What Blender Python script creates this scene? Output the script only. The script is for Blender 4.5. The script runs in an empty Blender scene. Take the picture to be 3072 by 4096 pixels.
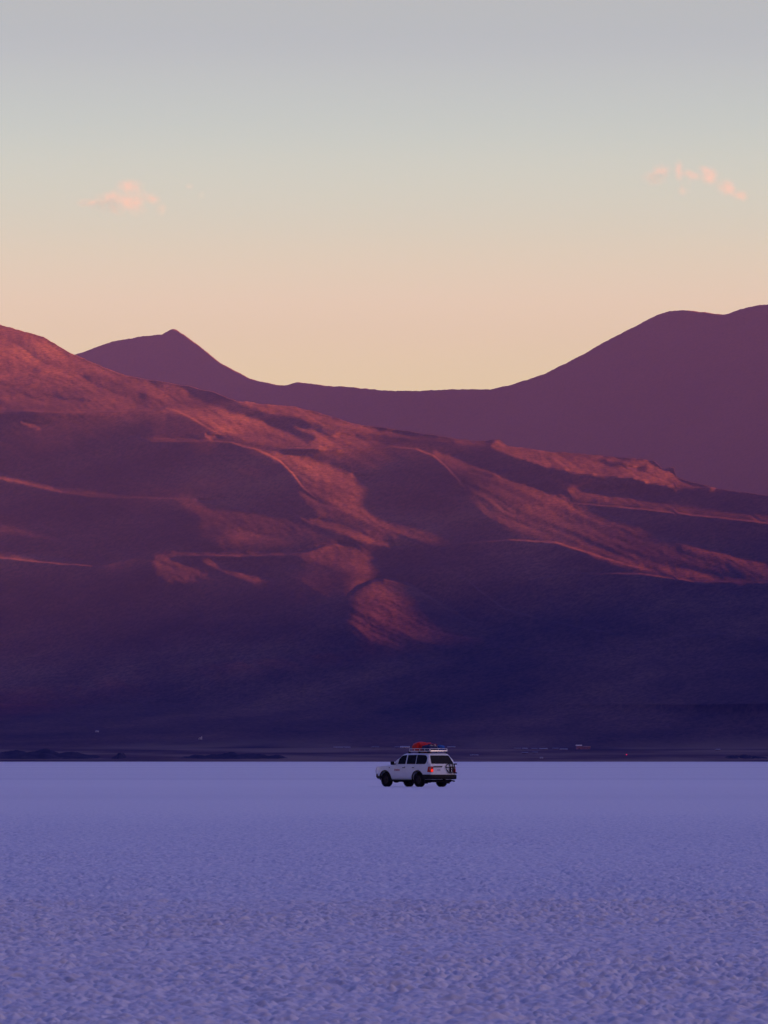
import bpy, bmesh, math, random
import numpy as np
from mathutils import Vector, Matrix

SC = bpy.context.scene
C = SC.collection
R = math.radians

# ------------------------------------------------------------------ camera
F = 18000.0                 # focal length in pixels of the 3072x4096 photograph
CAM_H = 1.42
HOR = 3043.0                # row of the true horizon
PITCH = math.atan((HOR - 2048.0) / F)
cam_d = bpy.data.cameras.new("camera")
cam = bpy.data.objects.new("camera", cam_d)
C.objects.link(cam)
cam.location = (0, 0, CAM_H)
cam.rotation_euler = (math.pi / 2 + PITCH, 0, 0)
cam_d.sensor_fit = 'VERTICAL'
cam_d.sensor_height = 36.0
cam_d.sensor_width = 27.0
cam_d.lens = 36.0 * F / 4096.0
cam_d.clip_start = 0.5
cam_d.clip_end = 120000
cam_d.dof.use_dof = True
cam_d.dof.focus_distance = 255.0
cam_d.dof.aperture_fstop = 18.0
SC.camera = cam

# ------------------------------------------------------------------ light and exposure
SUN_AZ = R(108)             # clockwise from the viewing direction: right and behind
SUN_EL = R(8.0)
SUN_DIR = Vector((math.sin(SUN_AZ) * math.cos(SUN_EL), math.cos(SUN_AZ) * math.cos(SUN_EL), math.sin(SUN_EL)))
SC.view_settings.view_transform = 'Standard'
SC.view_settings.look = 'None'
SC.view_settings.gamma = 1.0
SC.view_settings.exposure = 2.9
SC.cycles.use_denoising = True
SC.cycles.denoising_prefilter = 'ACCURATE'
SC.cycles.use_adaptive_sampling = False
SC.cycles.max_bounces = 6
SC.cycles.diffuse_bounces = 3
SC.cycles.volume_bounces = 0
SC.cycles.volume_max_steps = 256

w = bpy.data.worlds.new("World")
SC.world = w
w.use_nodes = True
nt = w.node_tree
nt.nodes.clear()
def N(t, **kw):
    n = nt.nodes.new(t)
    for k, v in kw.items():
        setattr(n, k, v)
    return n
wo = N('ShaderNodeOutputWorld'); bg = N('ShaderNodeBackground')
sky = N('ShaderNodeTexSky', sky_type='NISHITA', sun_disc=False, sun_elevation=SUN_EL, sun_rotation=SUN_AZ, altitude=3600.0)
bg_sky = N('ShaderNodeBackground'); bg_sky.inputs['Strength'].default_value = 0.02 * 0.134
nt.links.new(sky.outputs[0], bg_sky.inputs['Color'])
tc = N('ShaderNodeTexCoord'); sep = N('ShaderNodeSeparateXYZ')
nt.links.new(tc.outputs['Generated'], sep.inputs[0])
ramp = N('ShaderNodeValToRGB')
SKY_STOPS = [(0.0, (1.02, 0.61, 0.29)), (0.078, (1.09, 0.77, 0.36)), (0.098, (1.03, 0.79, 0.46)), (0.116, (0.86, 0.80, 0.53)), (0.136, (0.68, 0.755, 0.595)),
             (0.156, (0.535, 0.61, 0.56)), (0.175, (0.455, 0.515, 0.505)), (0.27, (0.14, 0.19, 0.52)), (0.5, (0.045, 0.125, 0.60)), (1.0, (0.025, 0.105, 0.585))]
ramp.color_ramp.interpolation = 'CARDINAL'
el = ramp.color_ramp.elements
while len(el) < len(SKY_STOPS):
    el.new(0.5)
for e, (p, c) in zip(el, SKY_STOPS):
    e.position = p
for e, (p, c) in zip(el, SKY_STOPS):
    e.color = (*c, 1)
nt.links.new(sep.outputs['Z'], ramp.inputs[0])
# afterglow low over the place where the sun goes down
dot = N('ShaderNodeVectorMath', operation='DOT_PRODUCT')
dot.inputs[1].default_value = Vector((math.sin(R(108)), math.cos(R(108)), 0.38)).normalized()
nt.links.new(tc.outputs['Generated'], dot.inputs[0])
mx = N('ShaderNodeMath', operation='MAXIMUM'); mx.inputs[1].default_value = 0.0
nt.links.new(dot.outputs['Value'], mx.inputs[0])
pw = N('ShaderNodeMath', operation='POWER'); pw.inputs[1].default_value = 5.0
nt.links.new(mx.outputs[0], pw.inputs[0])
glow = N('ShaderNodeMix', data_type='RGBA', blend_type='ADD', clamp_factor=False)
glow.inputs['B'].default_value = (1.25, 0.80, 0.66, 1)
nt.links.new(pw.outputs[0], glow.inputs['Factor'])
# the sky dims towards the side of the coming night, behind the camera
d2 = N('ShaderNodeVectorMath', operation='DOT_PRODUCT'); d2.inputs[1].default_value = (0.30, 0.954, 0.0)
nt.links.new(tc.outputs['Generated'], d2.inputs[0])
nr = N('ShaderNodeMapRange', interpolation_type='SMOOTHSTEP')
nr.inputs['From Min'].default_value = -0.75; nr.inputs['From Max'].default_value = 0.5
nr.inputs['To Min'].default_value = 0.08; nr.inputs['To Max'].default_value = 1.0
nt.links.new(d2.outputs['Value'], nr.inputs['Value'])
dim = N('ShaderNodeVectorMath', operation='SCALE')
nt.links.new(ramp.outputs[0], dim.inputs[0]); nt.links.new(nr.outputs[0], dim.inputs['Scale'])
nt.links.new(dim.outputs[0], glow.inputs['A'])
nt.links.new(glow.outputs['Result'], bg.inputs['Color'])
bg.inputs['Strength'].default_value = 0.134
add = N('ShaderNodeAddShader')
nt.links.new(bg.outputs[0], add.inputs[0]); nt.links.new(bg_sky.outputs[0], add.inputs[1])
USE_NISHITA = True
nt.links.new(add.outputs[0] if USE_NISHITA else bg.outputs[0], wo.inputs['Surface'])

sun_d = bpy.data.lights.new("sun", 'SUN')
sun_d.energy = 5.0
sun_d.angle = R(1.3)
sun_d.color = (1.0, 0.235, 0.035)
sun = bpy.data.objects.new("sun", sun_d)
C.objects.link(sun)
sun.rotation_euler = (-SUN_DIR).to_track_quat('-Z', 'Y').to_euler()

# ------------------------------------------------------------------ helpers
def ray(px, py):
    """Pixel of the photograph -> (u, v): sideways and upward tangents per metre of depth."""
    px = np.asarray(px, float); py = np.asarray(py, float)
    x = (px - 1536.0) / F
    y = -(py - 2048.0) / F
    cy, sy = math.cos(PITCH), math.sin(PITCH)
    Y = cy - y * sy
    Z = sy + y * cy
    return x / Y, Z / Y

_rng = np.random.RandomState(7)
_P = _rng.permutation(256)
_P = np.concatenate([_P, _P, _P])
_G = np.stack([np.cos(np.linspace(0, 2 * np.pi, 256, endpoint=False)), np.sin(np.linspace(0, 2 * np.pi, 256, endpoint=False))], -1)
def perlin(x, y, seed=0):
    x = np.asarray(x, float) + seed * 17.37; y = np.asarray(y, float) + seed * 5.91
    xi = np.floor(x).astype(np.int64); yi = np.floor(y).astype(np.int64)
    xf = x - xi; yf = y - yi
    xi &= 255; yi &= 255
    u = xf * xf * xf * (xf * (xf * 6 - 15) + 10); v = yf * yf * yf * (yf * (yf * 6 - 15) + 10)
    def g(ix, iy, fx, fy):
        gr = _G[_P[_P[ix & 255] + (iy & 255)]]
        return gr[..., 0] * fx + gr[..., 1] * fy
    a = g(xi, yi, xf, yf); b = g(xi + 1, yi, xf - 1, yf)
    c = g(xi, yi + 1, xf, yf - 1); d = g(xi + 1, yi + 1, xf - 1, yf - 1)
    return ((a + u * (b - a)) + v * ((c + u * (d - c)) - (a + u * (b - a)))) * 1.5

def grid_mesh(name, X, Y, Z, mat, smooth=True, wrap=False):
    """rows x cols arrays -> one quad-grid mesh object"""
    r, c = X.shape
    me = bpy.data.meshes.new(name)
    co = np.stack([X, Y, Z], -1).reshape(-1, 3).astype(np.float32)
    idx = np.arange(r * c).reshape(r, c)
    if wrap:
        nx = np.roll(idx, -1, 1)
        q = np.stack([idx[:-1], nx[:-1], nx[1:], idx[1:]], -1).reshape(-1, 4)
    else:
        q = np.stack([idx[:-1, :-1], idx[:-1, 1:], idx[1:, 1:], idx[1:, :-1]], -1).reshape(-1, 4)
    me.vertices.add(len(co)); me.vertices.foreach_set('co', co.ravel())
    me.loops.add(q.size); me.loops.foreach_set('vertex_index', q.ravel().astype(np.int32))
    me.polygons.add(len(q)); me.polygons.foreach_set('loop_start', np.arange(0, q.size, 4, dtype=np.int32))
    if smooth:
        me.polygons.foreach_set('use_smooth', np.ones(len(q), bool))
    me.update(calc_edges=True)
    me.materials.append(mat)
    o = bpy.data.objects.new(name, me)
    C.objects.link(o)
    return o

def material(name, base, rough=0.6, metallic=0.0, spec=0.5, var=0.0, scale=3.0, bump=0.0, emit=None):
    """Principled material whose colour wanders a little with object-space noise."""
    m = bpy.data.materials.new(name); m.use_nodes = True
    t = m.node_tree; p = t.nodes['Principled BSDF']
    p.inputs['Roughness'].default_value = rough
    p.inputs['Metallic'].default_value = metallic
    p.inputs['Specular IOR Level'].default_value = spec
    p.inputs['Base Color'].default_value = (*base, 1)
    if var > 0:
        tcn = t.nodes.new('ShaderNodeTexCoord'); nz = t.nodes.new('ShaderNodeTexNoise')
        nz.inputs['Scale'].default_value = scale; nz.inputs['Detail'].default_value = 5
        t.links.new(tcn.outputs['Object'], nz.inputs['Vector'])
        rp = t.nodes.new('ShaderNodeValToRGB')
        rp.color_ramp.elements[0].position = 0.3; rp.color_ramp.elements[1].position = 0.7
        rp.color_ramp.elements[0].color = (*[c * (1 - var) for c in base], 1)
        rp.color_ramp.elements[1].color = (*[min(1, c * (1 + var)) for c in base], 1)
        t.links.new(nz.outputs['Fac'], rp.inputs[0]); t.links.new(rp.outputs[0], p.inputs['Base Color'])
        if bump > 0:
            bp = t.nodes.new('ShaderNodeBump'); bp.inputs['Strength'].default_value = bump
            bp.inputs['Distance'].default_value = 0.05
            t.links.new(nz.outputs['Fac'], bp.inputs['Height']); t.links.new(bp.outputs[0], p.inputs['Normal'])
    if emit:
        p.inputs['Emission Color'].default_value = (*emit[0], 1); p.inputs['Emission Strength'].default_value = emit[1]
    return m

def tag(o, label, cat, group=None):
    o['label'] = label; o['category'] = cat
    if group: o['group'] = group
    return o

def empty(name, loc, rotz=0.0):
    o = bpy.data.objects.new(name, None); C.objects.link(o)
    o.location = loc; o.rotation_euler = (0, 0, rotz); o.empty_display_size = 0.2
    return o

# ------------------------------------------------------------------ salt flat: one polar sheet round the camera
def make_salt():
    m = bpy.data.materials.new("salt_crust"); m.use_nodes = True
    t = m.node_tree; p = t.nodes['Principled BSDF']
    p.inputs['Roughness'].default_value = 0.55
    p.inputs['Specular IOR Level'].default_value = 0.35
    tcn = t.nodes.new('ShaderNodeTexCoord')
    def noise(scale, sx=1, sy=1, det=4):
        mp = t.nodes.new('ShaderNodeMapping'); mp.inputs['Scale'].default_value = (sx, sy, 1)
        t.links.new(tcn.outputs['Object'], mp.inputs[0])
        n = t.nodes.new('ShaderNodeTexNoise'); n.inputs['Scale'].default_value = scale; n.inputs['Detail'].default_value = det
        t.links.new(mp.outputs[0], n.inputs['Vector']); return n
    nA = noise(0.006, 0.12, 1.0, 3)      # broad drifts and old flood lines lying across the view
    nB = noise(9.0, 1, 1, 5)             # fine blue-grey mottling of the salt, independent of its relief
    rA = t.nodes.new('ShaderNodeValToRGB')
    rA.color_ramp.elements[0].position = 0.36; rA.color_ramp.elements[0].color = (0.70, 0.69, 0.74, 1)
    rA.color_ramp.elements[1].position = 0.62; rA.color_ramp.elements[1].color = (0.86, 0.84, 0.86, 1)
    t.links.new(nA.outputs['Fac'], rA.inputs[0])
    rB = t.nodes.new('ShaderNodeValToRGB')
    rB.color_ramp.elements[0].position = 0.30; rB.color_ramp.elements[0].color = (0.60, 0.66, 0.80, 1)
    rB.color_ramp.elements[1].position = 0.60; rB.color_ramp.elements[1].color = (1, 1, 1, 1)
    t.links.new(nB.outputs['Fac'], rB.inputs[0])
    mu = t.nodes.new('ShaderNodeMix'); mu.data_type = 'RGBA'; mu.blend_type = 'MULTIPLY'; mu.inputs['Factor'].default_value = 1
    t.links.new(rA.outputs[0], mu.inputs['A']); t.links.new(rB.outputs[0], mu.inputs['B'])
    t.links.new(mu.outputs['Result'], p.inputs['Base Color'])
    nC = noise(7.0, 1, 1, 6)
    bp = t.nodes.new('ShaderNodeBump'); bp.inputs['Strength'].default_value = 0.6; bp.inputs['Distance'].default_value = 0.05
    t.links.new(nC.outputs['Fac'], bp.inputs['Height']); t.links.new(bp.outputs[0], p.inputs['Normal'])
    half = R(6.4)
    th = np.concatenate([np.linspace(-half, half, 660), np.linspace(half, 2 * np.pi - half, 74)[1:-1]])
    rr = np.concatenate([[0.3, 2, 6, 11, 16, 19], np.linspace(21, 46, 1350), np.linspace(46, 120, 1000)[1:],
                         np.geomspace(120, 300, 130)[1:], np.geomspace(300, 20000, 90)[1:]])
    TH, RR = np.meshgrid(th, rr)
    X = RR * np.sin(TH); Y = RR * np.cos(TH)
    ins = (np.abs(TH) <= half * 1.0001) & (RR > 20)
    Z = np.zeros_like(X)
    xs, ys = X[ins], Y[ins]
    wx = xs + 0.10 * perlin(xs / 0.5, ys / 0.5, 11); wy = ys + 0.10 * perlin(xs / 0.5, ys / 0.5, 12)
    h = 0.014 * perlin(wx / 0.50, wy / 0.55, 1) + 0.038 * (np.abs(perlin(wx / 0.17, wy / 0.17, 2)) - 0.25) + 0.036 * (np.abs(perlin(wx / 0.095, wy / 0.095, 3)) - 0.25) + 0.009 * perlin(xs / 0.05, ys / 0.05, 4)
    patch = np.clip(0.95 + 0.35 * perlin(xs / 4.0, ys / 6.0, 5), 0.6, 1.3)
    dd = RR[ins]
    fade = np.clip((150 - dd) / 105, 0, 1) * np.clip((half - np.abs(TH[ins])) / R(0.5), 0, 1) * np.clip((dd - 20) / 2, 0, 1)
    Z[ins] = h * patch * fade - 0.004
    o = grid_mesh("salt_flat", X, Y, Z, m, smooth=True, wrap=True)
    o['kind'] = 'structure'
    return o
make_salt()

# ------------------------------------------------------------------ mountains
def hill_material(name, cols, scale, streak=1.0, shrub=0.6):
    m = bpy.data.materials.new(name); m.use_nodes = True
    t = m.node_tree; p = t.nodes['Principled BSDF']
    p.inputs['Roughness'].default_value = 1.0; p.inputs['Specular IOR Level'].default_value = 0.0
    tcn = t.nodes.new('ShaderNodeTexCoord')
    mp = t.nodes.new('ShaderNodeMapping'); mp.inputs['Scale'].default_value = (1, 1, streak)
    mp.inputs['Rotation'].default_value = (0, R(14), 0)
    t.links.new(tcn.outputs['Object'], mp.inputs[0])
    a = t.nodes.new('ShaderNodeTexNoise'); a.inputs['Scale'].default_value = scale; a.inputs['Detail'].default_value = 9; a.inputs['Roughness'].default_value = 0.62
    t.links.new(mp.outputs[0], a.inputs['Vector'])
    rp = t.nodes.new('ShaderNodeValToRGB')
    e = rp.color_ramp.elements
    while len(e) < len(cols): e.new(0.5)
    for k, (q, c) in enumerate(cols): e[k].position = q
    for k, (q, c) in enumerate(cols): e[k].color = (*c, 1)
    t.links.new(a.outputs['Fac'], rp.inputs[0])
    # scattered shrubs and stones
    s = t.nodes.new('ShaderNodeTexNoise'); s.inputs['Scale'].default_value = 0.10; s.inputs['Detail'].default_value = 5; s.inputs['Roughness'].default_value = 0.7
    t.links.new(tcn.outputs['Object'], s.inputs['Vector'])
    r2 = t.nodes.new('ShaderNodeValToRGB')
    r2.color_ramp.elements[0].position = 0.38; r2.color_ramp.elements[0].color = (0.42, 0.46, 0.46, 1)
    r2.color_ramp.elements[1].position = 0.6; r2.color_ramp.elements[1].color = (1.3, 1.24, 1.2, 1)
    t.links.new(s.outputs['Fac'], r2.inputs[0])
    mu = t.nodes.new('ShaderNodeMix'); mu.data_type = 'RGBA'; mu.blend_type = 'MULTIPLY'; mu.inputs['Factor'].default_value = shrub
    t.links.new(rp.outputs[0], mu.inputs['A']); t.links.new(r2.outputs[0], mu.inputs['B'])
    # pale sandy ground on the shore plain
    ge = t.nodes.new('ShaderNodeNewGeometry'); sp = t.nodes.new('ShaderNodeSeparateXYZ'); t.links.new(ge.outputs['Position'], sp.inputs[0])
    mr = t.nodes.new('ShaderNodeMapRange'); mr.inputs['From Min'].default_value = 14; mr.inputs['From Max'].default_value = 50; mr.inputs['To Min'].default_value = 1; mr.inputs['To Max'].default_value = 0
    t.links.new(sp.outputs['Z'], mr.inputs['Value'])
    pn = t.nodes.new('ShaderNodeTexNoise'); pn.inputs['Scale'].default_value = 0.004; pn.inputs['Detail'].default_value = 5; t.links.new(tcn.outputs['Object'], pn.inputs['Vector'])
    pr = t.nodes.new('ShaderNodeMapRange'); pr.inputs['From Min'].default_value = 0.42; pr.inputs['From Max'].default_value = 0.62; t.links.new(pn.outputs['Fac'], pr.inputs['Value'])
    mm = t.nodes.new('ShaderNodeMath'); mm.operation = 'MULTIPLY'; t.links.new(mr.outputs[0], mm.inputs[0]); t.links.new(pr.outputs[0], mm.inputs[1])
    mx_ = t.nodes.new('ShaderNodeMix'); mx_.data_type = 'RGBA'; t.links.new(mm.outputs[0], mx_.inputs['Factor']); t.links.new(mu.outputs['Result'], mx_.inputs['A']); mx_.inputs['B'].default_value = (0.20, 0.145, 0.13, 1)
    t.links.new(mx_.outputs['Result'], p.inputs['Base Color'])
    return m
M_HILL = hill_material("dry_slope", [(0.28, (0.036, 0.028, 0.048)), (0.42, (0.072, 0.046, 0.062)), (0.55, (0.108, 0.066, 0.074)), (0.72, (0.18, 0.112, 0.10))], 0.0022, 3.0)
M_FAR = hill_material("distant_slope", [(0.3, (0.085, 0.055, 0.052)), (0.7, (0.115, 0.070, 0.060))], 0.0012, 1.5, 0.25)

def zm(p): return [(x * 1.8517, y * 1.8526 + 1200) for x, y in p]
def z1(p): return [(x * .9259, y * .9259 + 1150) for x, y in p]
def z2(p): return [(x * .9259 + 1536, y * .9259 + 1150) for x, y in p]
def z3(p): return [(x * .9259, y * .9259 + 2050) for x, y in p]
def z4(p): return [(x * .9259 + 1536, y * .9259 + 2050) for x, y in p]

CREST = [(-900, 1010), (-500, 1130), (-200, 1225), (0, 1298), (90, 1325), (176, 1349), (230, 1380), (296, 1418), (407, 1465), (500, 1500), (593, 1520), (685, 1531), (759, 1546), (852, 1567), (944, 1602), (1028, 1613),
         (1185, 1627), (1296, 1657), (1422, 1696), (1536, 1710), (1700, 1735), (1841, 1757), (1940, 1766), (1975, 1757), (2000, 1762), (2030, 1784), (2110, 1792), (2203, 1807), (2300, 1812), (2397, 1821), (2470, 1829), (2573, 1835),
         (2620, 1846), (2655, 1880), (2676, 1868), (2695, 1872), (2706, 1909), (2780, 1932), (2851, 1951), (2960, 1968), (3072, 1983), (3400, 2030), (4000, 2110)]
FAR_CREST = [(-900, 1500), (-300, 1480), (0, 1462), (200, 1440), (296, 1420), (370, 1395), (440, 1368), (518, 1354), (570, 1345), (620, 1340), (648, 1338), (664, 1328), (685, 1317), (704, 1318), (741, 1343), (782, 1372), (833, 1412), (880, 1451),
             (926, 1476), (1000, 1514), (1055, 1528), (1111, 1541), (1148, 1541), (1190, 1528), (1296, 1542), (1422, 1550), (1536, 1562), (1684, 1564), (1758, 1559), (1860, 1557), (1962, 1557), (2045, 1539),
             (2110, 1518), (2175, 1497), (2230, 1469), (2295, 1437), (2360, 1402), (2416, 1368), (2490, 1331), (2564, 1294), (2629, 1259), (2675, 1245), (2740, 1240), (2832, 1250), (2879, 1258), (2916, 1254),
             (2962, 1238), (3027, 1221), (3072, 1217), (3250, 1175), (3500, 1120), (4000, 1040)]

# slopes that face the low sun, outlined on the photograph: (points, how squarely the slope faces it, softness in pixels)
LIT = [
 (zm([(-500, -90), (0, 52), (100, 82), (160, 118), (220, 143), (300, 170), (360, 186), (430, 200), (380, 215), (330, 236), (250, 236), (100, 239), (50, 235), (0, 240), (-500, 250)]), 0.60, 9),
 (zm([(-200, 192), (0, 197), (60, 210), (140, 220), (230, 216), (330, 222), (385, 234), (300, 237), (180, 240), (50, 234), (0, 239), (-200, 244)]), 0.95, 7),
 (zm([(-100, 100), (0, 105), (80, 118), (170, 150), (250, 178), (200, 178), (100, 150), (0, 130)]), 0.78, 14),
 (zm([(90, 204), (150, 207), (205, 215), (150, 216)]), 0.1, 5), (zm([(60, 145), (85, 149), (92, 157), (68, 154)]), 0.05, 4), (zm([(0, 176), (60, 181), (62, 186), (0, 183)]), 0.2, 5),
 (zm([(298, 202), (318, 201), (330, 210), (312, 214)]), 0.0, 4), (zm([(180, 160), (230, 168), (235, 174), (190, 170)]), 0.3, 5),
 (zm([(310, 178), (380, 188), (430, 220), (500, 243), (560, 261), (610, 284), (650, 303), (690, 315), (600, 311), (530, 302), (480, 292), (440, 268), (400, 246), (340, 234), (320, 215)]), 0.78, 8),
 (zm([(440, 230), (520, 252), (590, 276), (620, 292), (560, 285), (480, 262)]), 0.98, 6),
 (zm([(395, 190), (470, 204), (550, 224), (620, 249), (690, 274), (650, 288), (590, 271), (530, 246), (460, 224), (415, 208)]), 0.0, 7),
 (zm([(500, 210), (540, 219), (600, 221), (650, 234), (720, 254), (800, 275), (860, 285), (920, 295), (1000, 302), (1085, 308), (1000, 309), (920, 302), (840, 294), (780, 283), (720, 268), (690, 266), (640, 253), (580, 241), (520, 223)]), 0.78, 5),
 (zm([(695, 262), (760, 278), (840, 296), (905, 311), (830, 308), (760, 292), (700, 278)]), 0.35, 7),
 (zm([(640, 272), (700, 284), (760, 294), (838, 312), (780, 317), (700, 319), (640, 312), (690, 300), (670, 288)]), 0.88, 5), (zm([(680, 277), (730, 287), (720, 293), (685, 285)]), 0.05, 4),
 (zm([(305, 297), (360, 295), (450, 300), (400, 304), (330, 303)]), 0.5, 5), (zm([(448, 290), (462, 291), (485, 301), (450, 300)]), 0.65, 3), (zm([(45, 262), (80, 266), (90, 275), (60, 272)]), 0.45, 4),
 (zm([(515, 313), (570, 324), (640, 337), (700, 354), (765, 374), (805, 405), (835, 440), (885, 465), (965, 495), (1010, 522), (930, 526), (870, 510), (800, 482), (740, 462), (700, 432), (662, 405), (640, 375), (612, 350), (570, 336)]), 0.42, 12),
 (zm([(580, 327), (650, 339), (720, 364), (790, 400), (745, 402), (680, 385), (638, 358)]), 0.66, 7), (zm([(755, 372), (775, 376), (790, 390), (765, 385)]), 0.8, 3),
 (zm([(640, 405), (720, 450), (820, 500), (920, 535), (780, 510), (690, 470)]), 0.22, 10),
 (zm([(930, 324), (980, 339), (1040, 359), (1090, 377), (1140, 397), (1085, 395), (1030, 379), (975, 359)]), 0.74, 5), (zm([(1000, 362), (1060, 372), (1080, 384), (1030, 376)]), 0.1, 4),
 (zm([(960, 345), (1040, 380), (1130, 402), (1200, 425), (1300, 464), (1400, 499), (1500, 528), (1600, 558), (1850, 615), (1850, 630), (1600, 590), (1480, 566), (1360, 546), (1250, 532), (1150, 505), (1080, 485), (1030, 440), (1000, 390)]), 0.25, 20),
 (zm([(1070, 386), (1150, 404), (1250, 440), (1350, 479), (1500, 526), (1650, 570), (1850, 612), (1850, 622), (1500, 541), (1300, 477), (1150, 424)]), 0.56, 7),
 (zm([(1056, 313), (1074, 304), (1100, 314), (1150, 321), (1200, 327), (1290, 332), (1310, 339), (1360, 343), (1400, 347), (1422, 364), (1450, 370), (1462, 386), (1515, 404), (1440, 401), (1350, 382), (1260, 374), (1180, 360), (1100, 336)]), 0.92, 4),
 (zm([(1285, 344), (1350, 350), (1372, 361), (1305, 358)]), 0.05, 4), (zm([(1130, 330), (1240, 348), (1260, 356), (1160, 344)]), 0.6, 4), (zm([(1380, 352), (1400, 354), (1395, 372), (1378, 368)]), 0.5, 3),
 (zm([(1530, 401), (1546, 404), (1546, 410), (1534, 409)]), 0.9, 2),
 (zm([(1230, 404), (1300, 411), (1400, 429), (1500, 447), (1659, 464), (1850, 482), (1850, 494), (1659, 476), (1500, 461), (1400, 447), (1300, 437), (1200, 426)]), 0.42, 7),
 (zm([(-150, 355), (0, 371), (60, 387), (120, 401), (190, 414), (265, 420), (190, 421), (110, 410), (40, 393), (0, 384), (-150, 370)]), 0.66, 5),
 (zm([(380, 426), (440, 429), (520, 447), (580, 457), (640, 480), (710, 502), (640, 517), (560, 527), (480, 527), (420, 502), (440, 470), (400, 446)]), 0.27, 15), (zm([(420, 429), (445, 430), (458, 437), (425, 434)]), 0.75, 3),
 (zm([(480, 495), (560, 500), (600, 515), (500, 520)]), 0.46, 7),
 (zm([(640, 467), (700, 477), (760, 496), (830, 520), (890, 542), (800, 523), (720, 497)]), 0.55, 5),
 (zm([(340, 545), (420, 540), (520, 545), (640, 540), (700, 528), (640, 548), (520, 552), (420, 548)]), 0.32, 5),
 (zm([(640, 546), (700, 529), (722, 524), (780, 539), (830, 557), (890, 584), (830, 587), (760, 582), (705, 567)]), 0.42, 12),
 (zm([(333, 549), (370, 551), (420, 569), (465, 589), (440, 601), (380, 609), (345, 596), (335, 570)]), 0.50, 10),
 (zm([(430, 559), (480, 561), (530, 582), (585, 606), (540, 602), (490, 590)]), 0.52, 7),
 (zm([(-150, 522), (0, 541), (100, 552), (207, 567), (195, 572), (100, 564), (0, 554), (-150, 540)]), 0.54, 5),
 (zm([(-150, 470), (0, 484), (90, 497), (200, 529), (290, 551), (200, 542), (90, 514), (0, 499), (-150, 485)]), 0.24, 7),
 (zm([(770, 630), (820, 606), (880, 618), (930, 648), (1000, 688), (1065, 720), (1080, 740), (900, 745), (780, 742), (758, 690)]), 0.42, 20),
 (zm([(870, 613), (930, 646), (1068, 722), (980, 703), (900, 655)]), 0.55, 9),
 (zm([(1230, 519), (1330, 543), (1430, 573), (1560, 597), (1659, 599), (1850, 612), (1850, 622), (1659, 609), (1500, 607), (1380, 583), (1280, 553)]), 0.46, 8),
 (zm([(1560, 717), (1659, 729), (1850, 745), (1850, 765), (1659, 747)]), 0.36, 7),
 (zm([(1000, 668), (1100, 679), (1250, 699), (1400, 735), (1250, 722), (1100, 697)]), 0.16, 9), (zm([(900, 520), (960, 556), (1020, 610), (980, 604), (920, 562)]), 0.2, 8),
 (zm([(820, 750), (880, 770), (920, 800), (870, 790)]), 0.2, 8),
]

def interp_curve(curve, x):
    a = np.array(curve, float)
    return np.interp(x, a[:, 0], a[:, 1])

_kv = np.array([-0.001, -0.0002, 0.0030, 0.012, 0.024, 0.14])
_kq = np.log(7000.0) + np.array([-0.03, 0.0, 0.14, 0.215, 0.265, 0.265 + 2.25 * 0.116])
QB_V = np.linspace(-0.001, 0.13, 1311)
QB = np.interp(QB_V, _kv, _kq)
for _w in (11, 25, 45):                                  # round off the breaks of slope above the shore plain
    _s = np.convolve(np.pad(QB, _w, mode='reflect', reflect_type='odd'), np.ones(_w) / _w, mode='same')[_w:-_w]
    _m = np.clip((QB_V - 0.0045 - _w * 0.00005) / 0.002, 0, 1)
    QB = QB * (1 - _m) + _s * _m
GX0, GX1, GY0, GY1, GS = -900, 4000, 1000, 3064, 8
gx = np.arange(GX0, GX1, GS); gy = np.arange(GY0, GY1, GS)
GXX, GYY = np.meshgrid(gx, gy)
def inside(poly, X, Y):
    c = np.zeros(X.shape, bool)
    n = len(poly)
    for i in range(n):
        x1, y1 = poly[i]; x2, y2 = poly[(i + 1) % n]
        if y1 == y2: continue
        c ^= ((y1 > Y) != (y2 > Y)) & (X < (x2 - x1) * (Y - y1) / (y2 - y1) + x1)
    return c
def blur(a, s):
    if s <= 0: return a
    r = max(1, int(3 * s)); k = np.exp(-0.5 * (np.arange(-r, r + 1) / s) ** 2); k /= k.sum()
    p = np.pad(a, ((r, r), (0, 0)), mode='edge'); a = sum(k[i] * p[i:i + a.shape[0]] for i in range(2 * r + 1))
    p = np.pad(a, ((0, 0), (r, r)), mode='edge'); return sum(k[i] * p[:, i:i + a.shape[1]] for i in range(2 * r + 1))
def lit_map():
    I = np.zeros(GXX.shape)
    wob = 9 * perlin(GXX / 55.0, GYY / 40.0, 21) + 5 * perlin(GXX / 20.0, GYY / 16.0, 22)
    for poly, val, soft in LIT:
        m = inside(poly, GXX + wob, GYY + 0.5 * wob[::-1]).astype(float)
        m = blur(m, soft / GS)
        I = I * (1 - m) + val * m
    return I
MARGIN, SPAN = 0.07, 1.2
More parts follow.
